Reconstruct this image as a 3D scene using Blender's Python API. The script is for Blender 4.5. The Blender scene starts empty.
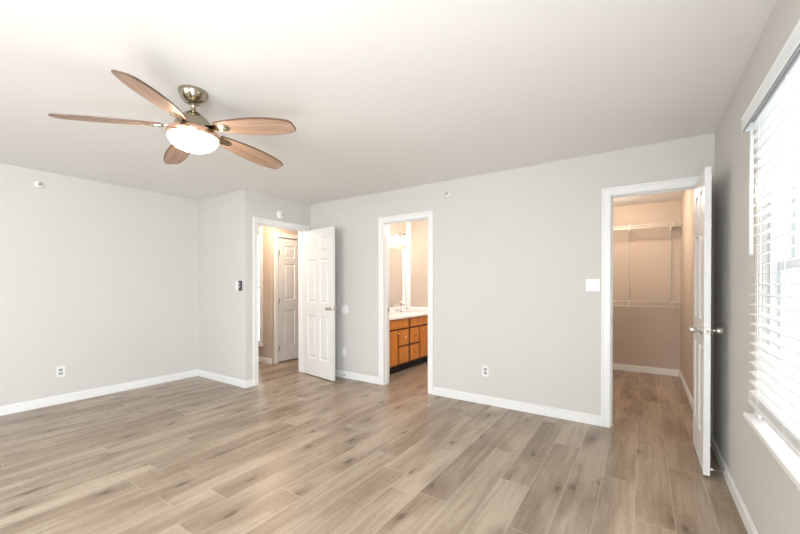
import bpy, math, random
from math import sin, cos, pi, radians as R
from mathutils import Vector, Matrix
S = bpy.context.scene
COL = S.collection

# ------------------------------------------------------------------ camera
H = 2.44
cam_d = bpy.data.cameras.new('camera')
cam = bpy.data.objects.new('camera', cam_d); COL.objects.link(cam)
cam_d.sensor_width = 36.0
cam_d.lens = 364.17 * 36.0 / 800.0
cam_d.shift_y = 0.02587
cam_d.clip_start = 0.02
cam.location = (0, 0, 1.2584)
cam.rotation_euler = (R(90) - 0.006, 0, R(33.7395))
S.camera = cam

# ------------------------------------------------------------------ world, exposure
S.view_settings.view_transform = 'Standard'
S.view_settings.look = 'None'
S.view_settings.gamma = 1.0
S.view_settings.use_curve_mapping = False
S.view_settings.exposure = 1.15
w = bpy.data.worlds.new('daylight'); S.world = w; w.use_nodes = True
bg = w.node_tree.nodes['Background']
bg.inputs[0].default_value = (0.98, 0.99, 1.0, 1)
bg.inputs[1].default_value = 1.7

def area(name, loc, rot, sx, sy, power, col, spread=180):
    l = bpy.data.lights.new(name, 'AREA'); l.shape = 'RECTANGLE'; l.size = sx; l.size_y = sy
    l.energy = power; l.color = col; l.spread = R(spread)
    o = bpy.data.objects.new(name, l); COL.objects.link(o); o.location = loc; o.rotation_euler = rot
    return o
def point(name, loc, r, power, col):
    l = bpy.data.lights.new(name, 'POINT'); l.energy = power; l.color = col; l.shadow_soft_size = r
    o = bpy.data.objects.new(name, l); COL.objects.link(o); o.location = loc
    return o
DAY = (0.88, 0.96, 1.04)
# daylight lamps at two unseen windows; the rear one is added for brightness
area('daylight_side_window', (0.60, -1.20, 1.40), (0, R(70), 0), 1.30, 1.36, 74, DAY)
area('rear_window_fill', (-1.6, -3.28, 1.45), (R(98), 0, 0), 1.8, 1.4, 48, DAY)
# unseen fill lamp, added behind the camera to brighten the ceiling and walls
area('ceiling_fill', (-0.25, -0.45, 0.55), (R(152), 0, R(-4)), 1.2, 0.8, 15, (0.95, 0.98, 1.0))
WARM = (1.0, 0.74, 0.54)
point('closet_lamp', (-0.35, 5.35, 2.34), 0.06, 15, (1.0, 0.84, 0.68))
point('hall_lamp', (-4.60, 3.38, 2.22), 0.25, 16, (1.0, 0.74, 0.54))
point('bathroom_lamp', (-2.2, 4.75, 2.30), 0.15, 18, (1.0, 0.89, 0.80))

# ------------------------------------------------------------------ materials
MATS = {}
def mat(name, col, rough=0.5, metal=0.0, bump=0.0, bscale=200.0, emit=None, estr=0.0, coat=0.0, spec=0.5, var=0.0, vscale=3.0, transl=0.0):
    m = bpy.data.materials.new(name); m.use_nodes = True
    nt = m.node_tree; N = nt.nodes; L = nt.links
    b = N['Principled BSDF']
    b.inputs['Base Color'].default_value = (*col, 1)
    b.inputs['Roughness'].default_value = rough
    b.inputs['Metallic'].default_value = metal
    b.inputs['Specular IOR Level'].default_value = spec
    b.inputs['Coat Weight'].default_value = coat
    tc = N.new('ShaderNodeTexCoord')
    if var:
        nz = N.new('ShaderNodeTexNoise'); nz.inputs['Scale'].default_value = vscale; nz.inputs['Detail'].default_value = 4
        L.new(tc.outputs['Object'], nz.inputs['Vector'])
        mx = N.new('ShaderNodeMix'); mx.data_type = 'RGBA'
        mx.inputs[6].default_value = (*[c * (1 - var) for c in col], 1)
        mx.inputs[7].default_value = (*[min(1, c * (1 + var)) for c in col], 1)
        L.new(nz.outputs['Fac'], mx.inputs[0]); L.new(mx.outputs[2], b.inputs['Base Color'])
    if bump:
        nb = N.new('ShaderNodeTexNoise'); nb.inputs['Scale'].default_value = bscale; nb.inputs['Detail'].default_value = 3
        L.new(tc.outputs['Object'], nb.inputs['Vector'])
        bp = N.new('ShaderNodeBump'); bp.inputs['Strength'].default_value = bump; bp.inputs['Distance'].default_value = 0.002
        L.new(nb.outputs['Fac'], bp.inputs['Height']); L.new(bp.outputs['Normal'], b.inputs['Normal'])
    if emit:
        b.inputs['Emission Color'].default_value = (*emit, 1); b.inputs['Emission Strength'].default_value = estr
    if transl:
        t = N.new('ShaderNodeBsdfTranslucent'); t.inputs[0].default_value = (*col, 1)
        ms = N.new('ShaderNodeMixShader'); ms.inputs[0].default_value = transl
        L.new(b.outputs[0], ms.inputs[1]); L.new(t.outputs[0], ms.inputs[2])
        L.new(ms.outputs[0], N['Material Output'].inputs['Surface'])
    return m

M_wall = mat('greige_paint', (0.665, 0.645, 0.615), 0.75, bump=0.12, bscale=160, var=0.012, spec=0.25)
M_beige = mat('beige_paint', (0.56, 0.475, 0.40), 0.75, bump=0.12, bscale=160, var=0.012, spec=0.25)
M_ceil = mat('ceiling_paint', (0.86, 0.85, 0.835), 0.9, bump=0.25, bscale=110, spec=0.1)
M_trim = mat('white_trim_paint', (0.86, 0.86, 0.85), 0.35, bump=0.02, bscale=60)
M_door = mat('white_door_paint', (0.80, 0.80, 0.785), 0.38, bump=0.04, bscale=90)
M_vinyl = mat('white_vinyl', (0.80, 0.84, 0.85), 0.35, bump=0.01)
M_plate = mat('white_plastic', (0.85, 0.85, 0.83), 0.35, bump=0.01)
M_slot = mat('dark_slot', (0.05, 0.045, 0.04), 0.6, var=0.1)
M_grey = mat('grey_socket', (0.45, 0.44, 0.43), 0.5, var=0.05)
M_black = mat('black_plastic', (0.045, 0.045, 0.05), 0.4, var=0.1)
M_nickel = mat('brushed_nickel', (0.60, 0.57, 0.52), 0.30, 1.0, bump=0.03, bscale=300)
M_brass = mat('antique_brass', (0.40, 0.35, 0.27), 0.2, 1.0, bump=0.03, bscale=300)
M_ringrefl = mat('ring_blade_reflection', (0.80, 0.52, 0.38), 0.25, 1.0, bump=0.02)  # copper tint paints the blades' reflection into the ring's colour
M_chrome = mat('chrome', (0.82, 0.82, 0.83), 0.08, 1.0, bump=0.005)
M_gold = mat('polished_brass', (0.85, 0.66, 0.30), 0.2, 1.0, bump=0.01)
M_counter = mat('white_cultured_marble', (0.88, 0.87, 0.85), 0.2, var=0.02, vscale=6)
M_toe = mat('black_toe_board', (0.012, 0.012, 0.013), 0.7, var=0.2)
M_slat = mat('white_slat', (0.90, 0.90, 0.89), 0.4, bump=0.02, transl=0.3)
M_wire = mat('white_coated_wire', (0.80, 0.76, 0.70), 0.4, bump=0.02)
M_std = mat('grey_steel_standard', (0.62, 0.57, 0.50), 0.45, var=0.03)
M_globe = mat('frosted_glass_lit', (0.95, 0.93, 0.88), 0.3, bump=0.01, emit=(1.0, 0.80, 0.56), estr=17.0)
M_shade = mat('frosted_shade_lit', (0.95, 0.94, 0.9), 0.3, bump=0.01, emit=(1.0, 0.90, 0.78), estr=4.0)
M_rubber = mat('white_rubber', (0.75, 0.74, 0.72), 0.6, var=0.03)

def mirror_mat():
    m = mat('mirror_silver', (0.93, 0.93, 0.93), 0.01, 1.0, bump=0.0, var=0.002)
    return m
M_mirror = mirror_mat()

def glass_mat():
    m = bpy.data.materials.new('window_glass'); m.use_nodes = True
    N = m.node_tree.nodes; L = m.node_tree.links; N.remove(N['Principled BSDF'])
    t = N.new('ShaderNodeBsdfTransparent'); t.inputs[0].default_value = (0.97, 0.985, 0.985, 1)
    g = N.new('ShaderNodeBsdfGlossy'); g.inputs['Roughness'].default_value = 0.02
    mx = N.new('ShaderNodeMixShader'); mx.inputs[0].default_value = 0.05; L.new(t.outputs[0], mx.inputs[1]); L.new(g.outputs[0], mx.inputs[2])
    L.new(mx.outputs[0], N['Material Output'].inputs['Surface'])
    return m
M_glass = glass_mat()

class NB:
    def __init__(s, m): s.nt = m.node_tree; s.N = s.nt.nodes; s.L = s.nt.links
    def link(s, v, inp):
        if isinstance(v, (int, float)): inp.default_value = v
        elif isinstance(v, tuple): inp.default_value = v
        else: s.L.new(v, inp)
    def m(s, op, a, b=0.0, c=0.0):
        n = s.N.new('ShaderNodeMath'); n.operation = op
        s.link(a, n.inputs[0]); s.link(b, n.inputs[1]); s.link(c, n.inputs[2]); return n.outputs[0]
    def vec(s, x, y, z=0.0):
        n = s.N.new('ShaderNodeCombineXYZ'); s.link(x, n.inputs[0]); s.link(y, n.inputs[1]); s.link(z, n.inputs[2]); return n.outputs[0]
    def noise(s, v, scale, detail=3, rough=0.5, dist=0.0):
        n = s.N.new('ShaderNodeTexNoise'); s.link(v, n.inputs['Vector']); n.inputs['Scale'].default_value = scale
        n.inputs['Detail'].default_value = detail; n.inputs['Roughness'].default_value = rough; n.inputs['Distortion'].default_value = dist
        return n.outputs['Fac']
    def white(s, v):
        n = s.N.new('ShaderNodeTexWhiteNoise'); n.noise_dimensions = '3D'; s.link(v, n.inputs['Vector']); return n.outputs['Value']
    def ramp(s, f, stops):
        n = s.N.new('ShaderNodeValToRGB'); s.link(f, n.inputs[0]); e = n.color_ramp.elements
        while len(e) < len(stops): e.new(0.5)
        for i, (p, c) in enumerate(stops): e[i].position = p; e[i].color = (*c, 1)
        return n.outputs[0]
    def mix(s, f, a, b, mode='MIX'):
        n = s.N.new('ShaderNodeMix'); n.data_type = 'RGBA'; n.blend_type = mode
        s.link(f, n.inputs[0]); s.link(a, n.inputs[6]); s.link(b, n.inputs[7]); return n.outputs[2]
    def remap(s, v, a, b, c, d):
        n = s.N.new('ShaderNodeMapRange'); s.link(v, n.inputs[0])
        for i, x in enumerate((a, b, c, d)): n.inputs[i + 1].default_value = x
        return n.outputs[0]

def floor_mat():
    m = bpy.data.materials.new('vinyl_oak_planks'); m.use_nodes = True
    q = NB(m); N, L = q.N, q.L; b = N['Principled BSDF']
    tc = N.new('ShaderNodeTexCoord'); sp = N.new('ShaderNodeSeparateXYZ'); L.new(tc.outputs['Object'], sp.inputs[0])
    X, Y = sp.outputs[0], sp.outputs[1]
    W_, L_ = 0.182, 1.22
    u = q.m('DIVIDE', q.m('ADD', X, 40.078), W_); row = q.m('FLOOR', u); fu = q.m('FRACT', u)
    off = q.white(q.vec(row, 3.7, 1.1))
    v = q.m('ADD', q.m('DIVIDE', q.m('ADD', Y, 20.0), L_), off); pl = q.m('FLOOR', v); fv = q.m('FRACT', v)
    rnd = q.white(q.vec(row, pl, 0.5)); rnd2 = q.white(q.vec(row, pl, 7.5))
    # coordinates along the grain, shifted for each plank
    gx = q.m('ADD', X, q.m('MULTIPLY', rnd, 13.0)); gy = q.m('ADD', Y, q.m('MULTIPLY', rnd2, 9.0))
    gv = q.vec(gx, q.m('MULTIPLY', gy, 0.20), q.m('MULTIPLY', rnd, 5.0))
    broad = q.noise(gv, 6.0, 3, 0.5, 0.5)
    streak = q.noise(q.vec(gx, q.m('MULTIPLY', gy, 0.045), rnd2), 38.0, 4, 0.62, 0.25)
    fine = q.noise(q.vec(gx, q.m('MULTIPLY', gy, 0.06), 0.0), 210.0, 3, 0.7)
    # knots: cells of a stretched lattice, with growth rings closing round each one
    vo = N.new('ShaderNodeTexVoronoi'); vo.voronoi_dimensions = '2D'; vo.inputs['Scale'].default_value = 5.2; vo.inputs['Randomness'].default_value = 0.9
    wob = q.m('MULTIPLY', q.m('SUBTRACT', q.noise(q.vec(gx, q.m('MULTIPLY', gy, 0.45), rnd), 22, 4, 0.7), 0.5), 0.085)
    L.new(q.vec(q.m('ADD', gx, wob), q.m('ADD', q.m('MULTIPLY', gy, 0.40), q.m('MULTIPLY', wob, -0.6)), 0.0), vo.inputs['Vector'])
    kd = vo.outputs['Distance']
    kc = N.new('ShaderNodeSeparateColor'); L.new(vo.outputs['Color'], kc.inputs[0])
    pick = q.m('GREATER_THAN', kc.outputs[0], 0.50)
    core = q.m('MULTIPLY', q.remap(kd, 0.03, 0.125, 1.0, 0.0), pick)
    halo = q.m('MULTIPLY', q.remap(kd, 0.08, 0.42, 1.0, 0.0), pick)
    ring = q.m('ABSOLUTE', q.m('SUBTRACT', q.m('FRACT', q.m('MULTIPLY', kd, 12.0)), 0.5))
    ring = q.m('MULTIPLY', q.remap(ring, 0.05, 0.30, 1.0, 0.0), halo)
    base = q.ramp(rnd, [(0.0, (0.385, 0.300, 0.220)), (0.25, (0.430, 0.342, 0.256)), (0.65, (0.465, 0.373, 0.284)), (1.0, (0.510, 0.415, 0.322))])
    c = q.mix(q.remap(broad, 0.38, 0.64, 0.0, 1.0), base, q.mix(1.0, base, (0.64, 0.595, 0.54, 1), 'MULTIPLY'))
    c = q.mix(q.remap(streak, 0.46, 0.66, 0.0, 0.55), c, q.mix(1.0, c, (0.62, 0.58, 0.53, 1), 'MULTIPLY'))
    c = q.mix(q.remap(fine, 0.45, 0.68, 0.0, 0.40), c, q.mix(1.0, c, (0.62, 0.58, 0.53, 1), 'MULTIPLY'))
    c = q.mix(q.m('MULTIPLY', halo, 0.45), c, q.mix(1.0, c, (0.60, 0.55, 0.50, 1), 'MULTIPLY'))
    c = q.mix(q.m('MULTIPLY', ring, 0.26), c, (0.17, 0.118, 0.080, 1))
    c = q.mix(q.m('MULTIPLY', core, 0.92), c, (0.105, 0.070, 0.045, 1))
    # bevelled seams, with light caught by the bevel painted along the edge
    eu = q.m('MINIMUM', fu, q.m('SUBTRACT', 1.0, fu)); ev = q.m('MINIMUM', fv, q.m('SUBTRACT', 1.0, fv))
    e = q.m('MINIMUM', q.m('MULTIPLY', eu, W_), q.m('MULTIPLY', ev, L_))
    seam = q.remap(e, 0.0004, 0.0014, 1.0, 0.0)
    pale = q.remap(e, 0.0020, 0.0040, 1.0, 0.0)
    c = q.mix(q.m('MULTIPLY', pale, 0.34), c, (0.72, 0.63, 0.53, 1))
    c = q.mix(q.m('MULTIPLY', seam, 0.45), c, (0.16, 0.12, 0.09, 1))
    L.new(c, b.inputs['Base Color'])
    q.link(q.remap(fine, 0.3, 0.7, 0.24, 0.38), b.inputs['Roughness'])
    b.inputs['Specular IOR Level'].default_value = 0.55
    bp = N.new('ShaderNodeBump'); bp.inputs['Strength'].default_value = 0.25; bp.inputs['Distance'].default_value = 0.001
    L.new(q.m('SUBTRACT', q.m('MULTIPLY', fine, 0.5), seam), bp.inputs['Height']); L.new(bp.outputs[0], b.inputs['Normal'])
    return m
M_floor = floor_mat()

def wood_mat(name, c1, c2, axis='z', sc=30.0, rough=0.4, edge=None, coat=0.0):
    m = bpy.data.materials.new(name); m.use_nodes = True
    q = NB(m); N, L = q.N, q.L; b = N['Principled BSDF']
    tc = N.new('ShaderNodeTexCoord'); sp = N.new('ShaderNodeSeparateXYZ'); L.new(tc.outputs['Object'], sp.inputs[0])
    k = [1.0, 1.0, 1.0]; k['xyz'.index(axis)] = 0.07
    v = q.vec(*[q.m('MULTIPLY', sp.outputs[i], k[i]) for i in range(3)])
    f = q.noise(v, sc, 4, 0.6, 0.8); f2 = q.noise(v, sc * 5, 2, 0.5)
    c = q.mix(q.remap(f, 0.3, 0.7, 0, 1), (*c1, 1), (*c2, 1))
    c = q.mix(q.remap(f2, 0.4, 0.7, 0, 0.3), c, q.mix(1.0, c, (0.7, 0.62, 0.55, 1), 'MULTIPLY'))
    L.new(c, b.inputs['Base Color']); b.inputs['Roughness'].default_value = rough; b.inputs['Coat Weight'].default_value = coat
    return m
M_oak = wood_mat('honey_oak', (0.60, 0.19, 0.028), (0.76, 0.29, 0.055), 'z', 26, 0.38)
M_oakh = wood_mat('oak_gap_shade', (0.14, 0.035, 0.010), (0.19, 0.05, 0.015), 'y', 26, 0.38)  # frame oak darkened to put shade into the gaps between fronts
M_blade = wood_mat('washed_maple_blade', (0.36, 0.225, 0.155), (0.60, 0.42, 0.315), 'x', 22, 0.42)
M_bedge = wood_mat('walnut_blade_top', (0.12, 0.065, 0.04), (0.17, 0.095, 0.06), 'x', 22, 0.4)

# ------------------------------------------------------------------ mesh helpers
class MB:
    def __init__(s): s.v = []; s.f = []; s.mi = []; s.M = Matrix.Identity(4); s.cur = 0; s.sm = []
    def _add(s, vs, fs, smooth=False):
        n = len(s.v); s.v += [tuple(s.M @ Vector(p)) for p in vs]
        s.f += [tuple(i + n for i in f) for f in fs]; s.mi += [s.cur] * len(fs); s.sm += [smooth] * len(fs)
    def box(s, x0, x1, y0, y1, z0, z1, b=0.0):
        x0, x1 = min(x0, x1), max(x0, x1); y0, y1 = min(y0, y1), max(y0, y1); z0, z1 = min(z0, z1), max(z0, z1)
        if b <= 0:
            vs = [(x, y, z) for z in (z0, z1) for y in (y0, y1) for x in (x0, x1)]
            s._add(vs, [(0, 2, 3, 1), (4, 5, 7, 6), (0, 1, 5, 4), (2, 6, 7, 3), (0, 4, 6, 2), (1, 3, 7, 5)]); return s
        b = min(b, (x1 - x0) * .45, (y1 - y0) * .45, (z1 - z0) * .45)
        lo = (x0, y0, z0); hi = (x1, y1, z1); vs = []; idx = {}
        for cx in (0, 1):
            for cy in (0, 1):
                for cz in (0, 1):
                    c = (cx, cy, cz)
                    for a in range(3):
                        p = [0, 0, 0]
                        for k in range(3):
                            e = hi[k] if c[k] else lo[k]
                            p[k] = e if k == a else (e - b if c[k] else e + b)
                        idx[c, a] = len(vs); vs.append(tuple(p))
        fs = []
        for a in range(3):
            o = [k for k in range(3) if k != a]
            for side in (0, 1):
                q = []
                for (i, j) in ((0, 0), (1, 0), (1, 1), (0, 1)):
                    c = [0, 0, 0]; c[a] = side; c[o[0]] = i; c[o[1]] = j; q.append(idx[tuple(c), a])
                fs.append(tuple(q))
        for a in range(3):
            o = [k for k in range(3) if k != a]
            for i in (0, 1):
                for j in (0, 1):
                    c0 = [0, 0, 0]; c0[o[0]] = i; c0[o[1]] = j; c1 = list(c0); c1[a] = 1
                    c0 = tuple(c0); c1 = tuple(c1)
                    fs.append((idx[c0, o[0]], idx[c0, o[1]], idx[c1, o[1]], idx[c1, o[0]]))
        for cx in (0, 1):
            for cy in (0, 1):
                for cz in (0, 1): fs.append(tuple(idx[(cx, cy, cz), a] for a in range(3)))
        s._add(vs, fs); return s
    def lathe(s, prof, n=32, axis='z', c=(0, 0, 0)):
        vs = []; fs = []
        for (r, h) in prof:
            for i in range(n):
                a = 2 * pi * i / n; p = (r * cos(a), r * sin(a), h)
                if axis == 'x': p = (p[2], p[0], p[1])
                if axis == 'y': p = (p[1], p[2], p[0])
                vs.append((p[0] + c[0], p[1] + c[1], p[2] + c[2]))
        for j in range(len(prof) - 1):
            for i in range(n):
                a, b_ = j * n + i, j * n + (i + 1) % n
                fs.append((a, b_, b_ + n, a + n))
        s._add(vs, fs, True)
        k = len(prof) - 1
        if prof[0][0] > 1e-4: s._add(vs[:n], [tuple(range(n))])
        if prof[k][0] > 1e-4: s._add(vs[k * n:], [tuple(range(n))])
        return s
    def tube(s, pts, r, n=10, caps=True):
        pts = [Vector(p) for p in pts]; vs = []; fs = []; up = None
        rr = r if isinstance(r, (list, tuple)) else [r] * len(pts)
        for k, p in enumerate(pts):
            d = (pts[min(k + 1, len(pts) - 1)] - pts[max(k - 1, 0)]).normalized()
            if up is None:
                up = Vector((0, 0, 1)) if abs(d.z) < .9 else Vector((1, 0, 0))
            sd = d.cross(up).normalized(); up = sd.cross(d).normalized()
            for i in range(n):
                a = 2 * pi * i / n; vs.append(tuple(p + rr[k] * (sd * cos(a) + up * sin(a))))
        for k in range(len(pts) - 1):
            for i in range(n):
                a, b_ = k * n + i, k * n + (i + 1) % n; fs.append((a, b_, b_ + n, a + n))
        s._add(vs, fs, True)
        if caps:
            s._add(vs[:n], [tuple(range(n))]); s._add(vs[-n:], [tuple(range(n))])
        return s
    def build(s, name, mats, parent=None, weld=True):
        me = bpy.data.meshes.new(name); me.from_pydata(s.v, [], s.f)
        if not isinstance(mats, (list, tuple)): mats = [mats]
        for m in mats: me.materials.append(m)
        for p, mi, sm in zip(me.polygons, s.mi, s.sm): p.material_index = mi; p.use_smooth = sm
        import bmesh
        bm = bmesh.new(); bm.from_mesh(me)
        if weld: bmesh.ops.remove_doubles(bm, verts=bm.verts, dist=1e-6)
        bmesh.ops.recalc_face_normals(bm, faces=bm.faces)
        bm.to_mesh(me); bm.free()
        o = bpy.data.objects.new(name, me); COL.objects.link(o)
        if parent: o.parent = parent
        return o

def tag(o, label, cat, group=None):
    o['label'] = label; o['category'] = cat
    if group: o['group'] = group
    return o
def struct(o, label=None):
    o['kind'] = 'structure'
    if label: o['label'] = label
    return o
def thing(name, loc, label, cat, rz=0.0, group=None):
    o = bpy.data.objects.new(name, None); COL.objects.link(o); o.location = loc; o.rotation_euler = (0, 0, rz)
    o.empty_display_size = 0.1
    return tag(o, label, cat, group)
def copy_tree(o, parent=None):
    c = o.copy(); COL.objects.link(c)
    if parent: c.parent = parent
    for ch in list(o.children): copy_tree(ch, c)
    return c

# ------------------------------------------------------------------ key planes (metres)
XR, XL, YB, YE, XH, YS = 0.458, -5.163, 3.709, 2.661, -4.057, -3.20
T = 0.12
D1 = (2.838, 3.600)      # hall doorway, along Y in the wall X=XH
D2 = (-2.722, -2.088)    # bathroom doorway, along X in the back wall
D3 = (-0.236, 0.366)     # closet doorway
HD = 2.045               # head height of the doorways
LW = 0.018               # jamb board

# ------------------------------------------------------------------ shell
struct(MB().box(-7.0, 0.66, YS - T, 6.45, -0.06, 0.0).build('floor', M_floor))
struct(MB().box(-7.0, 0.66, YS - T, 6.45, H, H + 0.1).build('ceiling', M_ceil))
struct(MB().box(XL - T, XL, YS - T, YE + T, 0, H).build('wall_left', M_wall))
struct(MB().box(XL, XH - 0.13, YE, YE + T, 0, H).build('wall_entry', M_wall))
# wall with the hall doorway
b = MB()
b.box(XH - 0.13, XH, YE, D1[0] - LW, 0, H); b.box(XH - 0.13, XH, D1[1] + LW, YB, 0, H); b.box(XH - 0.13, XH, D1[0] - LW, D1[1] + LW, HD + LW, H)
struct(b.build('wall_hall', M_wall))
b = MB(); y0, y1 = YB, YB + T
b.box(XH - 0.13, D2[0] - LW, y0, y1, 0, H); b.box(D2[1] + LW, D3[0] - LW, y0, y1, 0, H); b.box(D3[1] + LW, XR + 0.14, y0, y1, 0, H)
for d in (D2, D3): b.box(d[0] - LW, d[1] + LW, y0, y1, HD + LW, H)
struct(b.build('wall_back', M_wall))
# right wall with windows
WY0, WY1, WZ0, WZ1 = 1.36, 2.32, 0.632, 1.99         # the window in view
VY0, VY1 = -1.90, -0.50                               # one beside the camera
b = MB(); x0, x1 = XR, XR + 0.14
b.box(x0, x1, YS, VY0, 0, H); b.box(x0, x1, VY1, WY0, 0, H); b.box(x0, x1, WY1, YB, 0, H)
for (a, c) in ((VY0, VY1), (WY0, WY1)):
    b.box(x0, x1, a, c, 0, WZ0); b.box(x0, x1, a, c, WZ1, H)
struct(b.build('wall_right', M_wall))
b = MB(); RX0, RX1 = -2.55, -0.65
b.box(XL, RX0, YS - T, YS, 0, H); b.box(RX1, XR + 0.14, YS - T, YS, 0, H); b.box(RX0, RX1, YS - T, YS, 0, WZ0); b.box(RX0, RX1, YS - T, YS, WZ1 + .1, H)
struct(b.build('wall_rear', M_wall))
# closet, bathroom and hall shells
struct(MB().box(0.43, 0.598, YB + T, 6.33, 0, H).build('wall_closet_right', M_beige))
struct(MB().box(-1.32, 0.598, 6.33, 6.45, 0, H).build('wall_closet_back', M_beige))
struct(MB().box(-1.32, -1.20, YB + T, 6.33, 0, H).build('wall_closet_left', M_beige))
struct(MB().box(-3.57, -3.45, YB + T, 5.49, 0, H).build('wall_bathroom_left', M_beige))
struct(MB().box(-3.45, -1.32, 5.37, 5.49, 0, H).build('wall_bathroom_back', M_beige))
HX = -4.93
HD4 = (3.818, 4.60)
b = MB()
b.box(HX - 0.15, HX, 3.70, HD4[0] - LW, 0, H); b.box(HX - 0.15, HX, HD4[1] + LW, 5.49, 0, H); b.box(HX - 0.15, HX, HD4[0] - LW, HD4[1] + LW, HD + LW, H)
b.box(-5.30, HX - 0.15, 3.82, 5.49, 0, H)  # unseen backing, added to keep daylight out of the door gap
struct(b.build('wall_hall_side', M_beige))
SX0, SX1, SZ0, SZ1 = -5.95, -5.235, 0.29, 2.15
b = MB()
b.box(SX1, HX - 0.15, 3.70, 3.82, 0, H); b.box(-6.6, SX0, 3.70, 3.82, 0, H); b.box(SX0, SX1, 3.70, 3.82, 0, SZ0); b.box(SX0, SX1, 3.70, 3.82, SZ1, H)
struct(b.build('wall_hall_far', M_beige))
struct(MB().box(-6.72, -6.60, YE, 3.82, 0, H).build('wall_hall_left', M_wall))
struct(MB().box(-6.60, XL - T, YE, YE + T, 0, H).build('wall_hall_near', M_wall))
struct(MB().box(HX, -3.57, 5.37, 5.49, 0, H).build('wall_hall_end', M_wall))

# ------------------------------------------------------------------ baseboards
BH, BT = 0.092, 0.014
def base(name, x0, x1, y0, y1, side):
    """side: the direction the board faces"""
    b = MB(); t2 = 0.006; hz = BH - 0.018
    b.box(x0, x1, y0, y1, 0, hz, 0.002)
    xa, xb, ya, yb = x0, x1, y0, y1
    if side == '-y': ya = y1 - (BT - t2)
    if side == '+y': yb = y0 + (BT - t2)
    if side == '-x': xa = x1 - (BT - t2)
    if side == '+x': xb = x0 + (BT - t2)
    b.box(xa, xb, ya, yb, hz, BH, 0.003)
    return struct(b.build(name, M_trim))
CW = 0.070
base('baseboard_left', XL, XL + BT, YS, YE, '+x')
base('baseboard_entry', XL + BT, XH + BT, YE - BT, YE, '-y')
base('baseboard_hall', XH, XH + BT, YE, D1[0] - 0.005 - CW, '+x')
base('baseboard_back_left', XH + BT, D2[0] - 0.005 - CW, YB - BT, YB, '-y')
base('baseboard_back_middle', D2[1] + 0.005 + CW, D3[0] - 0.005 - CW, YB - BT, YB, '-y')
base('baseboard_right', XR - BT, XR, YS, YB, '-x')
base('baseboard_closet_back', -1.2, 0.43, 6.33 - BT, 6.33, '-y')
base('baseboard_closet_right', 0.43 - BT, 0.43, YB + T, 6.33 - BT, '-x')
base('baseboard_hall_far', -6.6, HX, 3.70 - BT, 3.70, '-y')
base('baseboard_bathroom_back', -2.89, -1.32, 5.37 - BT, 5.37, '-y')

# ------------------------------------------------------------------ door trim (casing + jamb + stop)
def trim_y(name, d, y_face, sgn, ydepth, label=None):
    """doorway in a wall of constant Y; casing on the y_face side"""
    b = MB(); a, c = d; rv = 0.005; yo = y_face - sgn * 0.0
    def cas(x0, x1, z0, z1):
        b.box(x0, x1, yo, yo - sgn * 0.013, z0, z1, 0.003)
    cas(a - rv - CW, a - rv, 0, HD + rv + CW); cas(c + rv, c + rv + CW, 0, HD + rv + CW); cas(a - rv, c + rv, HD + rv, HD + rv + CW)
    # raised outer band
    b.box(a - rv - CW - .0008, a - rv - CW + 0.022, yo, yo - sgn * 0.019, 0, HD + rv + CW, 0.004)
    b.box(c + rv + CW - 0.022, c + rv + CW + .0008, yo, yo - sgn * 0.019, 0, HD + rv + CW, 0.004)
    b.box(a - rv - CW, c + rv + CW, yo, yo - sgn * 0.0185, HD + rv + CW - 0.022, HD + rv + CW + .0008, 0.004)
    y1 = y_face + sgn * ydepth
    b.box(a - LW, a, y_face, y1, 0, HD); b.box(c, c + LW, y_face, y1, 0, HD); b.box(a - LW, c + LW, y_face, y1, HD, HD + LW)
    ys0, ys1 = y_face + sgn * 0.04, y_face + sgn * 0.075
    b.box(a, a + 0.010, ys0, ys1, 0, HD, 0.002); b.box(c - 0.010, c, ys0, ys1, 0, HD, 0.002); b.box(a, c, ys0, ys1, HD - 0.010, HD, 0.002)
    return struct(b.build(name, M_trim), label)
def trim_x(name, d, x_face, sgn, xdepth, label=None, stop=True, back=False):
    """doorway in a wall of constant X; casing faces sgn"""
    b = MB(); a, c = d; rv = 0.005; hz = HD + rv + CW
    def side(xf, s):
        b.box(xf, xf + s * 0.013, a - rv - CW, a - rv, 0, hz, 0.003); b.box(xf, xf + s * 0.013, c + rv, c + rv + CW, 0, hz, 0.003)
        b.box(xf, xf + s * 0.013, a - rv, c + rv, HD + rv, hz, 0.003)
        b.box(xf, xf + s * 0.019, a - rv - CW - .0008, a - rv - CW + 0.022, 0, hz, 0.004); b.box(xf, xf + s * 0.019, c + rv + CW - 0.022, c + rv + CW + .0008, 0, hz, 0.004)
        b.box(xf, xf + s * 0.0185, a - rv - CW, c + rv + CW, hz - 0.022, hz + .0008, 0.004)
    side(x_face, sgn)
    if back: side(x_face - sgn * xdepth, -sgn)
    x1 = x_face - sgn * xdepth
    b.box(x1, x_face, a - LW, a, 0, HD); b.box(x1, x_face, c, c + LW, 0, HD); b.box(x1, x_face, a - LW, c + LW, HD, HD + LW)
    if stop:
        xs0, xs1 = x_face - sgn * 0.04, x_face - sgn * 0.075
        b.box(xs0, xs1, a, a + 0.010, 0, HD, 0.002); b.box(xs0, xs1, c - 0.010, c, 0, HD, 0.002); b.box(xs0, xs1, a, c, HD - 0.010, HD, 0.002)
    return struct(b.build(name, M_trim), label)
trim_x('trim_1', D1, XH, 1, 0.13, 'white casing around the hall doorway beside the wall corner', back=True)
t2 = trim_y('trim_2', D2, YB, 1, T, 'white casing around the bathroom doorway')
t3 = trim_y('trim_3', D3, YB, 1, T, 'white casing around the closet doorway')
trim_x('trim_4', HD4, HX, 1, 0.12, 'white casing around the closed door in the hall', stop=False)
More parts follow.
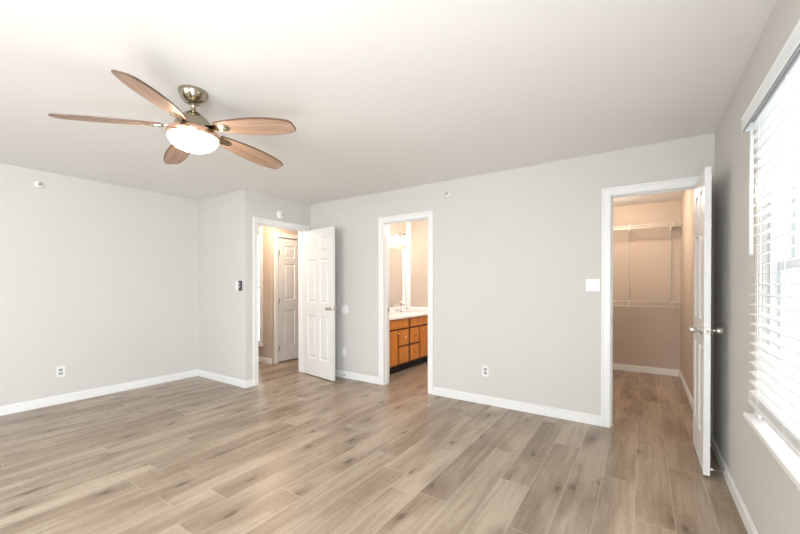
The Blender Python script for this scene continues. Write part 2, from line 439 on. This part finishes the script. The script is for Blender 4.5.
def strike(parent, x, y, z):
    b = MB().box(x, x + 0.0015, y - 0.014, y + 0.014, z - 0.03, z + 0.03, 0.001)
    b.cur = 1; b.box(x + .0014, x + .002, y - 0.006, y + 0.006, z - 0.013, z + 0.013)
    return b.build('strike_plate', [M_nickel, M_slot], parent)
strike(t2, D2[0] + 0.0005, YB + 0.098, 0.945)
strike(t3, D3[0] + 0.0005, YB + 0.018, 0.945)

# ------------------------------------------------------------------ six-panel door leaves
def leaf_mesh(W, Hh, th):
    """leaf from x=0 (hinge) to W, thickness 0..th in y, z 0..Hh"""
    b = MB(); st = 0.105; mu = 0.095; pw = (W - 2 * st - mu) / 2
    xs = [0, st, st + pw, st + pw + mu, W - st, W]
    k = Hh / 2.03
    zs = [0, 0.235 * k, 0.835 * k, 1.015 * k, 1.615 * k, 1.715 * k, 1.915 * k, Hh]
    for side in (0, 1):
        y = 0 if side == 0 else th; dr = 1 if side == 0 else -1
        for i in range(5):
            for j in range(7):
                x0, x1, z0, z1 = xs[i], xs[i + 1], zs[j], zs[j + 1]
                if i in (1, 3) and j in (1, 3, 5):
                    rings = [(0, 0), (0.004, 0.004), (0.012, 0.011), (0.020, 0.011), (0.044, 0.003), (0.048, 0.003)]
                    vs = []; fs = []
                    for (ins, dp) in rings:
                        vs += [(x0 + ins, y + dr * dp, z0 + ins), (x1 - ins, y + dr * dp, z0 + ins), (x1 - ins, y + dr * dp, z1 - ins), (x0 + ins, y + dr * dp, z1 - ins)]
                    for r_ in range(len(rings) - 1):
                        for q_ in range(4):
                            a_ = r_ * 4 + q_; b_ = r_ * 4 + (q_ + 1) % 4; fs.append((a_, b_, b_ + 4, a_ + 4))
                    n = (len(rings) - 1) * 4; fs.append((n, n + 1, n + 2, n + 3)); b._add(vs, fs)
                else:
                    b._add([(x0, y, z0), (x1, y, z0), (x1, y, z1), (x0, y, z1)], [(0, 1, 2, 3)])
    for i in range(5):
        for z in (0, Hh): b._add([(xs[i], 0, z), (xs[i + 1], 0, z), (xs[i + 1], th, z), (xs[i], th, z)], [(0, 1, 2, 3)])
    for j in range(7):
        for x in (0, W): b._add([(x, 0, zs[j]), (x, 0, zs[j + 1]), (x, th, zs[j + 1]), (x, th, zs[j])], [(0, 1, 2, 3)])
    return b
def knob_mesh(sgn):
    """a round passage knob standing out along sgn*y from y=0"""
    b = MB()
    pr = [(0.0, 0), (0.032, 0), (0.033, 0.004), (0.028, 0.010), (0.012, 0.013), (0.010, 0.026), (0.014, 0.030), (0.021, 0.034), (0.0235, 0.046), (0.0235, 0.064), (0.020, 0.070), (0.0, 0.071)]
    b.lathe([(r_, sgn * h) for r_, h in pr], 24, 'y')
    return b
def make_leaf(name, W, hinge, ang, label, mirror=1, metal=None, knob_z=0.945, th=0.035, knobs=(0, 1)):
    """hinge: world point of the hinge corner; ang: direction of the leaf in degrees; thickness goes to the left (+) of it"""
    o = leaf_mesh(W, 2.015, th).build(name, M_door)
    o.location = hinge; o.rotation_euler = (0, 0, R(ang))
    struct(o, label); metal = metal or M_nickel
    for sd in knobs:
        y = 0 if sd == 0 else th
        k = knob_mesh(-1 if sd == 0 else 1).build('door_knob', metal, o); k.location = (W - 0.062, y, knob_z)
    b = MB().box(W, W + 0.0015, th / 2 - 0.012, th / 2 + 0.012, knob_z - 0.028, knob_z + 0.028, 0.0005)
    b.lathe([(0.0, 0.0), (0.008, 0.0), (0.008, 0.009), (0.0, 0.011)], 12, 'x', (W + 0.0015, th / 2, knob_z))
    b.build('latch', metal, o)
    return o
def hinges(o, x, y, zs=(0.22, 1.0, 1.78)):
    for z in zs:
        b = MB()
        b.lathe([(0.0, -0.048), (0.0065, -0.046), (0.0065, 0.046), (0.0, 0.048)], 12, 'z', (x, y, z))
        b.box(x, x + 0.022, y - .002, y + 0.0015, z - 0.044, z + 0.044)
        b.build('hinge', M_nickel, o)
# hall door: hinged on the far jamb, swung into the room
a1 = R(-9.4)
d1 = make_leaf('door_1', 0.695, (XH + 0.021, 3.563, 0.014), -9.4, 'open white six-panel door swung in from the hall doorway')
# closet door: hinged on the right jamb, at a right angle to the wall
d3 = make_leaf('door_3', 0.600, (D3[1] - 0.035, YB - 0.021, 0.016), -90.0, 'open white six-panel closet door standing close to the right wall')
# closed door in the hall
d4 = make_leaf('door_4', 0.768, (HX - 0.004, HD4[0] + 0.010, 0.016), 90.0, 'closed white six-panel door with hinges showing in the hall', knobs=(0,), th=0.035)
hinges(d4, -0.004, -0.004)

# ------------------------------------------------------------------ windows
def win_right(name, ya, yb):
    r = struct(MB().box(XR + 0.02, XR + 0.14, ya + .0005, ya + 0.02, WZ0 + .02, WZ1 - .02).box(XR + 0.02, XR + 0.14, yb - 0.02, yb - .0005, WZ0 + .02, WZ1 - .02)
               .box(XR + 0.02, XR + 0.141, ya, yb, WZ1 - 0.02, WZ1 - .0005).box(XR + 0.046, XR + 0.141, ya, yb, WZ0 + .0005, WZ0 + 0.02).build(name, M_vinyl))
    def sash(xa, za, zb, nm):
        b = MB(); f_ = 0.038; y0, y1 = ya + 0.02, yb - 0.02
        b.box(xa, xa + 0.03, y0, y0 + f_, za, zb, .003); b.box(xa, xa + 0.03, y1 - f_, y1, za, zb, .003)
        b.box(xa, xa + 0.03, y0 + f_, y1 - f_, za, za + f_, .003); b.box(xa, xa + 0.03, y0 + f_, y1 - f_, zb - f_, zb, .003)
        n = 2
        for k in range(1, n + 1):
            yy = y0 + (y1 - y0) * k / (n + 1); b.box(xa + .010, xa + 0.020, yy - 0.009, yy + 0.009, za + f_, zb - f_, .002)
        zz = (za + zb) / 2; b.box(xa + .011, xa + 0.019, y0 + f_, y1 - f_, zz - 0.009, zz + 0.009, .002)
        o = b.build(nm, M_vinyl, r)
        MB().box(xa + 0.013, xa + 0.017, y0 + f_, y1 - f_, za + f_, zb - f_).build('pane', M_glass, o)
        return o
    zm = 1.345
    lo = sash(XR + 0.045, WZ0 + 0.02, zm + 0.02, 'lower_sash'); sash(XR + 0.09, zm - 0.02, WZ1 - 0.02, 'upper_sash')
    b = MB().box(XR + 0.045, XR + 0.075, (ya + yb) / 2 - 0.03, (ya + yb) / 2 + 0.03, zm + 0.02, zm + 0.032, .003)
    b.build('sash_lock', M_vinyl, lo)
    return r
w1 = win_right('window_1', WY0, WY1)
win_right('window_3', VY0, VY1)
# stool (inner sill) and apron under the window in view
b = MB().box(0.410, XR + 0.045, WY0 - 0.10, 2.425, 0.613, 0.637, 0.004)
b.build('window_stool', M_trim, w1)
MB().box(XR - 0.012, XR, WY0 - 0.08, 2.405, 0.555, 0.613, 0.003).build('apron', M_trim, w1)
b = MB().box(XR - 0.011, XR, WY1 + .005, 2.408, 0.637, 2.032, .003).box(XR - 0.011, XR, WY0 - .093, WY0 - .005, 0.637, 2.032, .003).box(XR - 0.011, XR, WY0 - .005, WY1 + .005, 1.995, 2.032, .003)
b.build('window_casing', M_trim, w1)
# hall window
b = MB()
b.box(SX0, SX1, 3.74, 3.79, SZ0, SZ0 + .05, .003); b.box(SX0, SX1, 3.74, 3.79, SZ1 - .05, SZ1, .003)
b.box(SX0, SX0 + .03, 3.74, 3.79, SZ0, SZ1, .003); b.box(SX1 - .03, SX1, 3.74, 3.79, SZ0, SZ1, .003); b.box(SX0, SX1, 3.745, 3.785, 1.2, 1.24, .003)
w2 = struct(b.build('window_2', M_vinyl), 'bright narrow window at the end of the hall')
MB().box(SX0 + .03, SX1 - .03, 3.762, 3.766, SZ0 + .05, SZ1 - .05).build('pane', M_glass, w2)
b = MB().box(SX0 - 0.07, SX0, 3.687, 3.70, SZ0, SZ1 + .07, .003).box(SX1, SX1 + 0.07, 3.687, 3.70, SZ0, SZ1 + .07, .003).box(SX0, SX1, 3.687, 3.70, SZ1, SZ1 + .07, .003)
b.build('window_casing', M_trim, w2)
MB().box(SX0 - .09, SX1 + .085, 3.66, 3.74, SZ0 - .025, SZ0, .004).build('window_stool', M_trim, w2)
# rear window frame, unseen and added around the fill lamp's opening
b = MB(); zt = WZ1 + .1
b.box(RX0, RX0 + .04, YS - .09, YS - .04, WZ0, zt).box(RX1 - .04, RX1, YS - .09, YS - .04, WZ0, zt).box(RX0, RX1, YS - .09, YS - .04, WZ0, WZ0 + .04).box(RX0, RX1, YS - .09, YS - .04, zt - .04, zt).box(-1.62, -1.58, YS - .085, YS - .045, WZ0, zt)
struct(b.build('window_added', M_vinyl))

# ------------------------------------------------------------------ venetian blind
bl = thing('venetian_blind', (0.415, 1.72, 1.98), 'white horizontal slat blind hanging over the window on the right wall', 'blind')
BY0, BY1 = 1.28, 2.25
def loc(b): b.M = Matrix.Translation((-0.415, -1.72, -1.98)); return b
b = loc(MB()); z = 0.785
while z < 1.95:
    # slightly crowned slat
    n = 6; w_ = 0.046; vs = []
    for k in range(n + 1):
        t_ = k / n; x = 0.4225 - w_ / 2 + w_ * t_; zz = z + 0.0025 * math.sin(pi * t_) + (t_ - 0.5) * 0.006
        for (dy) in (BY0, BY1): vs.append((x, dy, zz + 0.0013)); vs.append((x, dy, zz - 0.0013))
    fs = []
    for k in range(n):
        a = k * 4; fs += [(a, a + 2, a + 6, a + 4), (a + 1, a + 5, a + 7, a + 3), (a, a + 4, a + 5, a + 1), (a + 2, a + 3, a + 7, a + 6)]
    fs += [(0, 1, 3, 2), (4 * n, 4 * n + 2, 4 * n + 3, 4 * n + 1)]
    b._add(vs, fs); z += 0.0435
b.build('slats', M_slat, bl)
b = loc(MB())
for k in range(5): b.box(0.400, 0.445, BY0, BY1, 0.750 + k * 0.0055, 0.7535 + k * 0.0055, .001)
b.box(0.399, 0.446, BY0, BY1 + .004, 0.724, 0.746, 0.004)
b.build('bottom_rail', M_slat, bl)
loc(MB()).box(0.400, 0.446, BY0, BY1, 1.965, 2.012, .002).build('headrail', M_vinyl, bl)
b = loc(MB())
b.box(0.380, 0.390, BY0 - 0.02, 2.310, 1.975, 2.040, .003); b.box(0.380, XR - 0.012, 2.300, 2.310, 1.975, 2.040, .003); b.box(0.378, 0.392, BY0 - 0.02, 2.312, 2.029, 2.042, .003)
b.box(0.378, 0.392, BY0 - 0.02, 2.312, 1.975, 1.983, .002)
b.build('valance', M_vinyl, bl)
b = loc(MB())
for yy in (2.10, 1.75, 1.40):
    for x in (0.3985, 0.4462): b.box(x - .0009, x + .0009, yy - 0.0012, yy + 0.0012, 0.735, 1.97)
b.build('ladder_tapes', M_slat, bl)
b = loc(MB()); b.tube([(0.393, 2.185, 1.97), (0.3925, 2.185, 1.68), (0.3925, 2.184, 1.395)], [0.006, 0.007, 0.0075], 8); b.build('tilt_wand', M_vinyl, bl)
# mounting contact with the wall
for yb_ in (BY0 + .02, BY1 - .05): loc(MB()).box(0.44, XR - 0.011, yb_, yb_ + .03, 1.97, 2.008).build('bracket', M_vinyl, bl)

# ------------------------------------------------------------------ ceiling fan
FX, FY = -2.290, 1.155
fan = thing('ceiling_fan', (FX, FY, H), 'five-blade ceiling fan with washed wood blades, brass body and lit glass bowl', 'ceiling fan')
MB().lathe([(0.0, 0.0), (0.082, 0.0), (0.082, -0.008), (0.079, -0.022), (0.070, -0.044), (0.052, -0.064), (0.028, -0.075), (0.0, -0.077)], 40).build('canopy', M_brass, fan)
MB().lathe([(0.020, -0.070), (0.020, -0.076), (0.0135, -0.078), (0.0135, -0.128), (0.020, -0.130), (0.020, -0.134)], 24).build('downrod', M_brass, fan)
MB().lathe([(0.0, -0.122), (0.028, -0.123), (0.042, -0.132), (0.060, -0.146), (0.082, -0.168), (0.097, -0.192), (0.104, -0.214), (0.106, -0.232), (0.122, -0.240), (0.122, -0.256), (0.0, -0.258)], 48).build('motor_housing', M_brass, fan)
MB().lathe([(0.112, -0.236), (0.130, -0.238), (0.140, -0.246), (0.144, -0.258), (0.144, -0.274), (0.138, -0.280), (0.110, -0.280)], 48).build('light_ring', M_ringrefl, fan)
MB().lathe([(0.137, -0.276), (0.137, -0.284), (0.133, -0.300), (0.120, -0.320), (0.098, -0.338), (0.068, -0.351), (0.035, -0.357), (0.0, -0.359)], 48).build('glass_bowl', M_globe, fan)
def blade_mesh():
    prof = [(0.165, 0.040), (0.20, 0.048), (0.26, 0.060), (0.33, 0.071), (0.40, 0.078), (0.47, 0.080), (0.54, 0.076), (0.58, 0.070), (0.630, 0.060), (0.660, 0.048), (0.674, 0.030)]
    b = MB(); th = 0.008; n = len(prof); ring = []
    for r_, h in prof: ring.append((r_, h))
    for r_, h in reversed(prof): ring.append((r_, -h * 0.92))
    lo = [(x, y, -th / 2) for x, y in ring]; hi = [(x, y, th / 2) for x, y in ring]; N_ = len(ring)
    lo_i = [(0.42 + (x - 0.42) * .988, y * .94, -th / 2 - .0015) for x, y in ring]
    b.cur = 0; b._add(lo_i, [tuple(range(N_))])
    b.cur = 1
    b._add(lo_i + lo, [(i, (i + 1) % N_, N_ + (i + 1) % N_, N_ + i) for i in range(N_)])
    b._add(lo + hi, [(i, (i + 1) % N_, N_ + (i + 1) % N_, N_ + i) for i in range(N_)])
    b._add(hi, [tuple(range(N_))])
    return b
def arm_mesh():
    b = MB(); th = 0.005
    out = [(0.10, 0.020), (0.15, 0.024), (0.17, 0.030), (0.20, 0.032), (0.235, 0.026), (0.250, 0.012)]
    ring = out + [(x, -y) for x, y in reversed(out)]; N_ = len(ring)
    zf = lambda x: -0.006 + max(0, (0.165 - x)) * 0.10
    lo = [(x, y, zf(x) - th) for x, y in ring]; hi = [(x, y, zf(x)) for x, y in ring]
    b._add(lo, [tuple(range(N_))]); b._add(hi, [tuple(range(N_))]); b._add(lo + hi, [(i, (i + 1) % N_, N_ + (i + 1) % N_, N_ + i) for i in range(N_)])
    for (x, y) in ((0.185, 0.016), (0.185, -0.016), (0.228, 0.0)): b.lathe([(0.0, -.0145), (0.004, -0.0135), (0.004, -0.010)], 8, 'z', (x, y, 0))
    return b
pitch = -13
proto = None
for k in range(5):
    if proto is None:
        proto = blade_mesh().build('blade', [M_blade, M_bedge], fan); arm_mesh().build('blade_arm', M_brass, proto); o = proto
    else:
        o = proto.copy(); COL.objects.link(o); o.parent = fan
        for ch in proto.children: c = ch.copy(); COL.objects.link(c); c.parent = o
    ang = R(21.2 + 72 * k)
    o.matrix_local = Matrix.Translation((0, 0, -0.212)) @ Matrix.Rotation(ang, 4, 'Z') @ Matrix.Rotation(R(4.8), 4, 'Y') @ Matrix.Rotation(R(pitch), 4, 'X')
    o.matrix_parent_inverse = Matrix.Identity(4)

# ------------------------------------------------------------------ wall plates and devices
def orient(o, at, face):
    """local frame: plate lies in local x-z and stands out along local -y"""
    o.location = at; o.rotation_euler = (0, 0, {'-y': 0, '+x': R(90), '-x': R(-90), '+y': R(180)}[face])
def outlet(at, face, label):
    o = MB().box(-0.035, 0.035, -0.006, 0, -0.057, 0.057, 0.002).build('wall_outlet', M_plate); orient(o, at, face); tag(o, label, 'outlet')
    for s in (1, -1):
        zc = s * 0.0195
        b = MB().box(-0.017, 0.017, -0.0075, -0.0055, zc - 0.014, zc + 0.014, 0.0006)
        b.cur = 1
        b.box(-0.010, -0.006, -0.0082, -0.007, zc - 0.004, zc + 0.008); b.box(0.006, 0.010, -0.0082, -0.007, zc - 0.004, zc + 0.008); b.box(-0.003, 0.003, -0.0082, -0.007, zc - 0.012, zc - 0.006)
        b.build('socket', [M_grey, M_slot], o)
    MB().lathe([(0.0, -.0072), (0.003, -0.0068), (0.003, -0.0055)], 8, 'y').build('screw', M_nickel, o)
    return o
outlet((XL, 1.214, 0.340), '+x', 'white duplex outlet low on the long left wall')
outlet((-1.388, YB, 0.352), '-y', 'white duplex outlet low on the back wall between bathroom and closet doorways')
o = MB().box(-0.035, 0.035, -0.006, 0, -0.057, 0.057, 0.002).build('cable_plate', M_plate); orient(o, (-3.389, YB, 0.351), '-y')
tag(o, 'plain white cable plate low on the wall beside the open hall door', 'wall plate')
MB().lathe([(0.0, -0.012), (0.005, -0.0115), (0.005, -0.005)], 10, 'y').build('cable_jack', M_plate, o)
o = MB().lathe([(0.0, -0.008), (0.050, -0.008), (0.062, -0.006), (0.066, -0.003), (0.066, 0.0)], 36, 'y').build('wall_bumper', M_plate); orient(o, (-3.380, YB, 0.931), '-y')
tag(o, 'round white bumper disc on the wall beside the hall door knob', 'wall bumper')
# switch by the closet
o = MB().box(-0.058, 0.058, -0.006, 0, -0.057, 0.057, 0.002).build('light_switch', M_plate); orient(o, (-0.378, YB, 1.262), '-y')
tag(o, 'white double light switch on the wall left of the closet doorway', 'light switch')
for s in (-1, 1):
    MB().box(s * 0.023 - 0.005, s * 0.023 + 0.005, -0.016, -0.005, -0.004, 0.016, 0.002).build('toggle', M_plate, o)
    MB().lathe([(0.0, -.0072), (0.003, -0.0068), (0.003, -0.0055)], 8, 'y', (s * .023, 0, .03)).build('screw', M_nickel, o)
# switch plate and dark remote near the corner by the hall door
o = MB().box(-0.035, 0.035, -0.006, 0, -0.057, 0.057, 0.002).build('light_switch', M_plate); orient(o, (-4.222, YE, 1.255), '-y')
tag(o, 'narrow white switch plate left of the dark remote near the wall corner', 'light switch')
MB().box(-0.016, 0.016, -0.009, -0.005, -0.033, 0.033, 0.002).build('rocker', M_plate, o)
o = MB().box(-0.024, 0.024, -0.028, 0, -0.062, 0.062, 0.006).build('fan_remote', M_black); orient(o, (-4.145, YE, 1.255), '-y')
tag(o, 'dark fan remote in its wall holder near the corner by the hall doorway', 'remote control')
MB().box(-0.012, 0.012, -0.030, -0.027, 0.015, 0.040, 0.002).box(-0.012, 0.012, -0.030, -0.027, -0.03, 0.005, 0.002).build('buttons', M_grey, o)
# smoke detector over the hall doorway
o = MB().lathe([(0.0, -0.034), (0.030, -0.034), (0.036, -0.030), (0.050, -0.027), (0.058, -0.012), (0.060, 0.0)], 40, 'y').build('smoke_detector', M_plate); orient(o, (XH, 3.175, 2.205), '+x')
tag(o, 'round white smoke detector on the wall above the hall doorway', 'smoke detector')
MB().lathe([(0.0, -0.036), (0.010, -0.0355), (0.010, -0.033)], 16, 'y', (0, 0, -.004)).build('test_button', M_grey, o)
# sidewall sprinklers
def sprinkler(at, face, label):
    o = MB().lathe([(0.020, -0.012), (0.024, -0.014), (0.036, -0.006), (0.040, 0.0)], 32, 'y').build('sprinkler_head', M_plate); orient(o, at, face); tag(o, label, 'sprinkler')
    b = MB(); b.lathe([(0.012, -0.001), (0.012, -0.028), (0.007, -0.032)], 16, 'y')
    for s in (-1, 1): b.tube([(s * .010, -0.026, 0), (s * .014, -0.040, 0), (s * .004, -0.054, 0)], 0.0025, 6)
    b.build('nozzle', M_nickel, o)
    MB().box(-0.014, 0.014, -0.056, -0.053, -0.010, 0.012, 0.001).build('deflector', M_nickel, o)
sprinkler((XL, 1.056, 2.295), '+x', 'white sidewall sprinkler head high on the long left wall')
sprinkler((-1.829, YB, 2.290), '-y', 'white sidewall sprinkler head high on the back wall right of the bathroom doorway')
# door stops
o = thing('door_stop', (0.372, 3.115, 0.052), 'metal rod door stop between the baseboard and the closet door', 'door stop')
b = MB(); b.lathe([(0.0, XR - BT - .372), (0.011, XR - BT - .372), (0.011, 0.066), (0.004, 0.063), (0.004, 0.010), (0.0, 0.010)], 14, 'x'); b.build('rod', M_nickel, o)
MB().lathe([(0.0, -0.002), (0.008, -0.001), (0.009, 0.012), (0.0, 0.012)], 14, 'x').build('rubber_tip', M_rubber, o)
o = thing('door_stop', (-3.367, YB - BT, 0.045), 'small metal spring door stop on the baseboard behind the hall door', 'door stop')
pts = [(0.006 * cos(t * .9), -0.004 - t * 0.0009, 0.006 * sin(t * .9)) for t in range(70)]
b = MB(); b.lathe([(0.0, -0.006), (0.011, -0.005), (0.011, 0.0)], 14, 'y'); b.tube(pts, 0.0014, 5); b.build('spring', M_nickel, o)
MB().lathe([(0.0, -0.080), (0.008, -0.078), (0.008, -0.066), (0.0, -0.064)], 12, 'y').build('rubber_tip', M_rubber, o)

# ------------------------------------------------------------------ closet shelving
def wire_shelf(z, lip, label):
    o = thing('wire_shelf', (-0.385, 6.03, z), label, 'shelf'); x0, x1 = -0.815, 0.813
    b = MB()
    for yy in (0.0, 0.15, 0.295): b.tube([(x0, yy, -0.003), (x1, yy, -0.003)], 0.0032, 6)
    n = 62
    for k in range(n + 1):
        x = x0 + 0.004 + (x1 - x0 - 0.008) * k / n
        b.tube([(x, 0.297, 0), (x, 0.0, 0), (x, -0.003, -lip)], 0.0026, 5)
    b.build('wire_deck', M_wire, o)
    MB().tube([(x0, -0.004, -lip), (x1, -0.004, -lip)], 0.0075, 8).build('front_rail', M_wire, o)
    for xb in (-0.167 + .385, 0.323 + .385, -0.66 + .385):
        b = MB(); b.box(xb - .004, xb + .004, 0.0, 0.29, -0.030, -0.012, .001); b.box(xb - .004, xb + .004, 0.20, 0.288, -0.055, -0.012, .001)
        b.box(xb - .005, xb + .005, -0.014, 0.004, -lip - .012, 0.012, .002)
        b.build('shelf_bracket', M_wire, o)
    return o
wire_shelf(2.098, 0.045, 'upper white wire shelf across the closet back wall')
wire_shelf(1.040, 0.068, 'lower white wire shelf across the closet back wall')
def standard(x, label):
    b = MB(); z0, z1 = 0.99, 2.10
    b.box(x - 0.012, x + 0.012, 6.318, 6.33, z0, z1, .001)
    b.cur = 1; z = z0 + .02
    while z < z1 - .02:
        b.box(x - 0.005, x + 0.005, 6.3172, 6.3185, z, z + 0.016); z += 0.032
    tag(b.build('shelf_standard', [M_std, M_slot]), label, 'shelf standard', 'slotted shelf standards in the closet')
standard(-0.167, 'slotted metal standard near the middle of the closet back wall')
standard(0.323, 'slotted metal standard near the right corner of the closet back wall')

# ------------------------------------------------------------------ bathroom vanity
VX = -2.90; VY0_, VY1_ = YB + T, 5.37
van = thing('vanity_cabinet', (VX, 4.60, 0), 'honey oak bathroom vanity cabinet with drawers between two doors', 'cabinet')
def vl(b): b.M = Matrix.Translation((-VX, -4.60, 0)); return b
vl(MB()).box(-3.448, VX - 0.012, VY0_ + .002, VY1_ - .002, 0.112, 0.780, .001).build('body', M_oakh, van)
vl(MB()).box(-3.448, VX - 0.075, VY0_ + .002, VY1_ - .002, 0.0, 0.112).build('toe_kick', M_toe, van)
def front(nm, ya, yb, za, zb, panel=True, vertical=True):
    b = vl(MB()); x0, x1 = VX - 0.012, VX + 0.006
    if panel:
        f_ = 0.042
        b.box(x0, x1, ya, ya + f_, za, zb, .003); b.box(x0, x1, yb - f_, yb, za, zb, .003)
        b.box(x0, x1, ya + f_, yb - f_, za, za + f_, .003); b.box(x0, x1, ya + f_, yb - f_, zb - f_, zb, .003)
        b.box(x0, x1 - 0.009, ya + f_, yb - f_, za + f_, zb - f_)
        b.box(x0, x1 - 0.003, ya + f_ + .022, yb - f_ - .022, za + f_ + .022, zb - f_ - .022, .005)
    else: b.box(x0, x1, ya, yb, za, zb, .005)
    return b.build(nm, M_oak, van)
def vknob(par, y, z):
    b = vl(MB()); b.lathe([(0.007, 0.0), (0.0065, 0.010), (0.017, 0.016), (0.018, 0.023), (0.011, 0.029), (0.0, 0.030)], 16, 'x', (VX + 0.006, y, z)); b.build('knob', M_gold, par)
front('false_drawer', 3.865, 4.568, 0.642, 0.768, False); front('false_drawer', 4.628, 5.335, 0.642, 0.768, False)
dl = front('cabinet_door', 3.865, 4.278, 0.135, 0.615); vknob(dl, 4.262, 0.575)
dr_ = front('cabinet_door', 4.918, 5.335, 0.135, 0.615); vknob(dr_, 4.965, 0.575)
for (ya, yb) in ((4.318, 4.568), (4.628, 4.878)):
    for (za, zb) in ((0.392, 0.615), (0.135, 0.362)):
        d_ = front('drawer', ya, yb, za, zb, False); vknob(d_, (ya + yb) / 2, (za + zb) / 2)
def cl(b): return b
ct = cl(MB()).box(-3.449, -2.870, VY0_ + .001, VY1_ - .001, 0.780, 0.812, .005).build('vanity_countertop', M_counter); tag(ct, 'white vanity countertop with backsplash on the oak cabinet', 'countertop')
cl(MB()).box(-3.449, -3.430, VY0_ + .001, VY1_ - .001, 0.812, 0.905, .003).build('backsplash', M_counter, ct)
cl(MB()).box(-3.430, -2.880, VY1_ - .019, VY1_ - .001, 0.812, 0.895, .003).build('side_splash', M_counter, ct)
b = cl(MB()); b.lathe([(0.150, 0.002), (0.152, 0.002), (0.156, 0.008), (0.160, 0.006), (0.163, 0.0)], 36, 'z', (-3.08, 4.95, 0.812)); b.build('sink_rim', M_counter, ct)
o = thing('faucet', (-3.34, 4.95, 0.813), 'chrome faucet standing at the back of the vanity countertop', 'faucet')
b = MB(); b.box(-0.03, 0.03, -0.08, 0.08, 0.0, 0.016, .006); b.tube([(0, 0, 0.01), (0, 0, 0.13), (0.02, 0, 0.165), (0.06, 0, 0.175), (0.10, 0, 0.155), (0.11, 0, 0.125)], 0.011, 12); b.build('spout', M_chrome, o)
for s in (-1, 1):
    b = MB(); b.lathe([(0.016, 0.014), (0.016, 0.03), (0.009, 0.045), (0.008, 0.055)], 16, 'z', (0, s * .058, 0)); b.box(-0.006, 0.006, s * .058 - .006, s * .058 + s * .05, 0.052, 0.062, .003); b.build('handle', M_chrome, o)
o = thing('soap_bottle', (-3.345, 5.17, 0.813), 'small shiny soap pump bottle on the vanity countertop right of the faucet', 'bottle')
MB().lathe([(0.0, 0.0), (0.028, 0.0), (0.03, 0.008), (0.03, 0.075), (0.02, 0.09), (0.012, 0.095)], 20).build('body', M_chrome, o)
b = MB(); b.lathe([(0.013, 0.093), (0.013, 0.105), (0.005, 0.107), (0.005, 0.125)], 14); b.tube([(0, 0, 0.125), (0.03, 0, 0.125)], 0.005, 8); b.build('pump', M_plate, o)
# mirror
mr = MB().box(-3.449, -3.443, 3.90, 5.335, 0.925, 1.885, .001).build('wall_mirror', M_mirror); tag(mr, 'large frameless wall mirror above the bathroom vanity', 'mirror')
# vertical white board on the bathroom end wall
struct(MB().box(-3.449, -3.362, 5.350, 5.370, 0.895, H - .001, .003).build('trim_5', M_trim), 'white vertical board in the bathroom corner beside the mirror')
# vanity light
vlg = thing('vanity_light', (-3.45, 4.86, 2.10), 'chrome vanity light with three glowing glass shades above the bathroom mirror', 'light fixture')
MB().box(0.001, 0.03, -0.30, 0.34, -0.05, 0.03, .006).build('back_bar', M_chrome, vlg)
for yy in (-0.20, 0.03, 0.26):
    b = MB(); b.tube([(0.025, yy, 0.0), (0.08, yy, 0.03), (0.115, yy, 0.012)], 0.008, 10); b.lathe([(0.022, 0.02), (0.025, -0.02), (0.022, -0.03)], 16, 'z', (0.115, yy, 0)); b.build('arm', M_nickel, vlg)
    MB().lathe([(0.026, -0.02), (0.036, -0.04), (0.052, -0.09), (0.068, -0.150), (0.064, -0.150), (0.048, -0.09), (0.030, -0.03)], 24, 'z', (0.115, yy, 0)).build('glass_shade', M_shade, vlg)
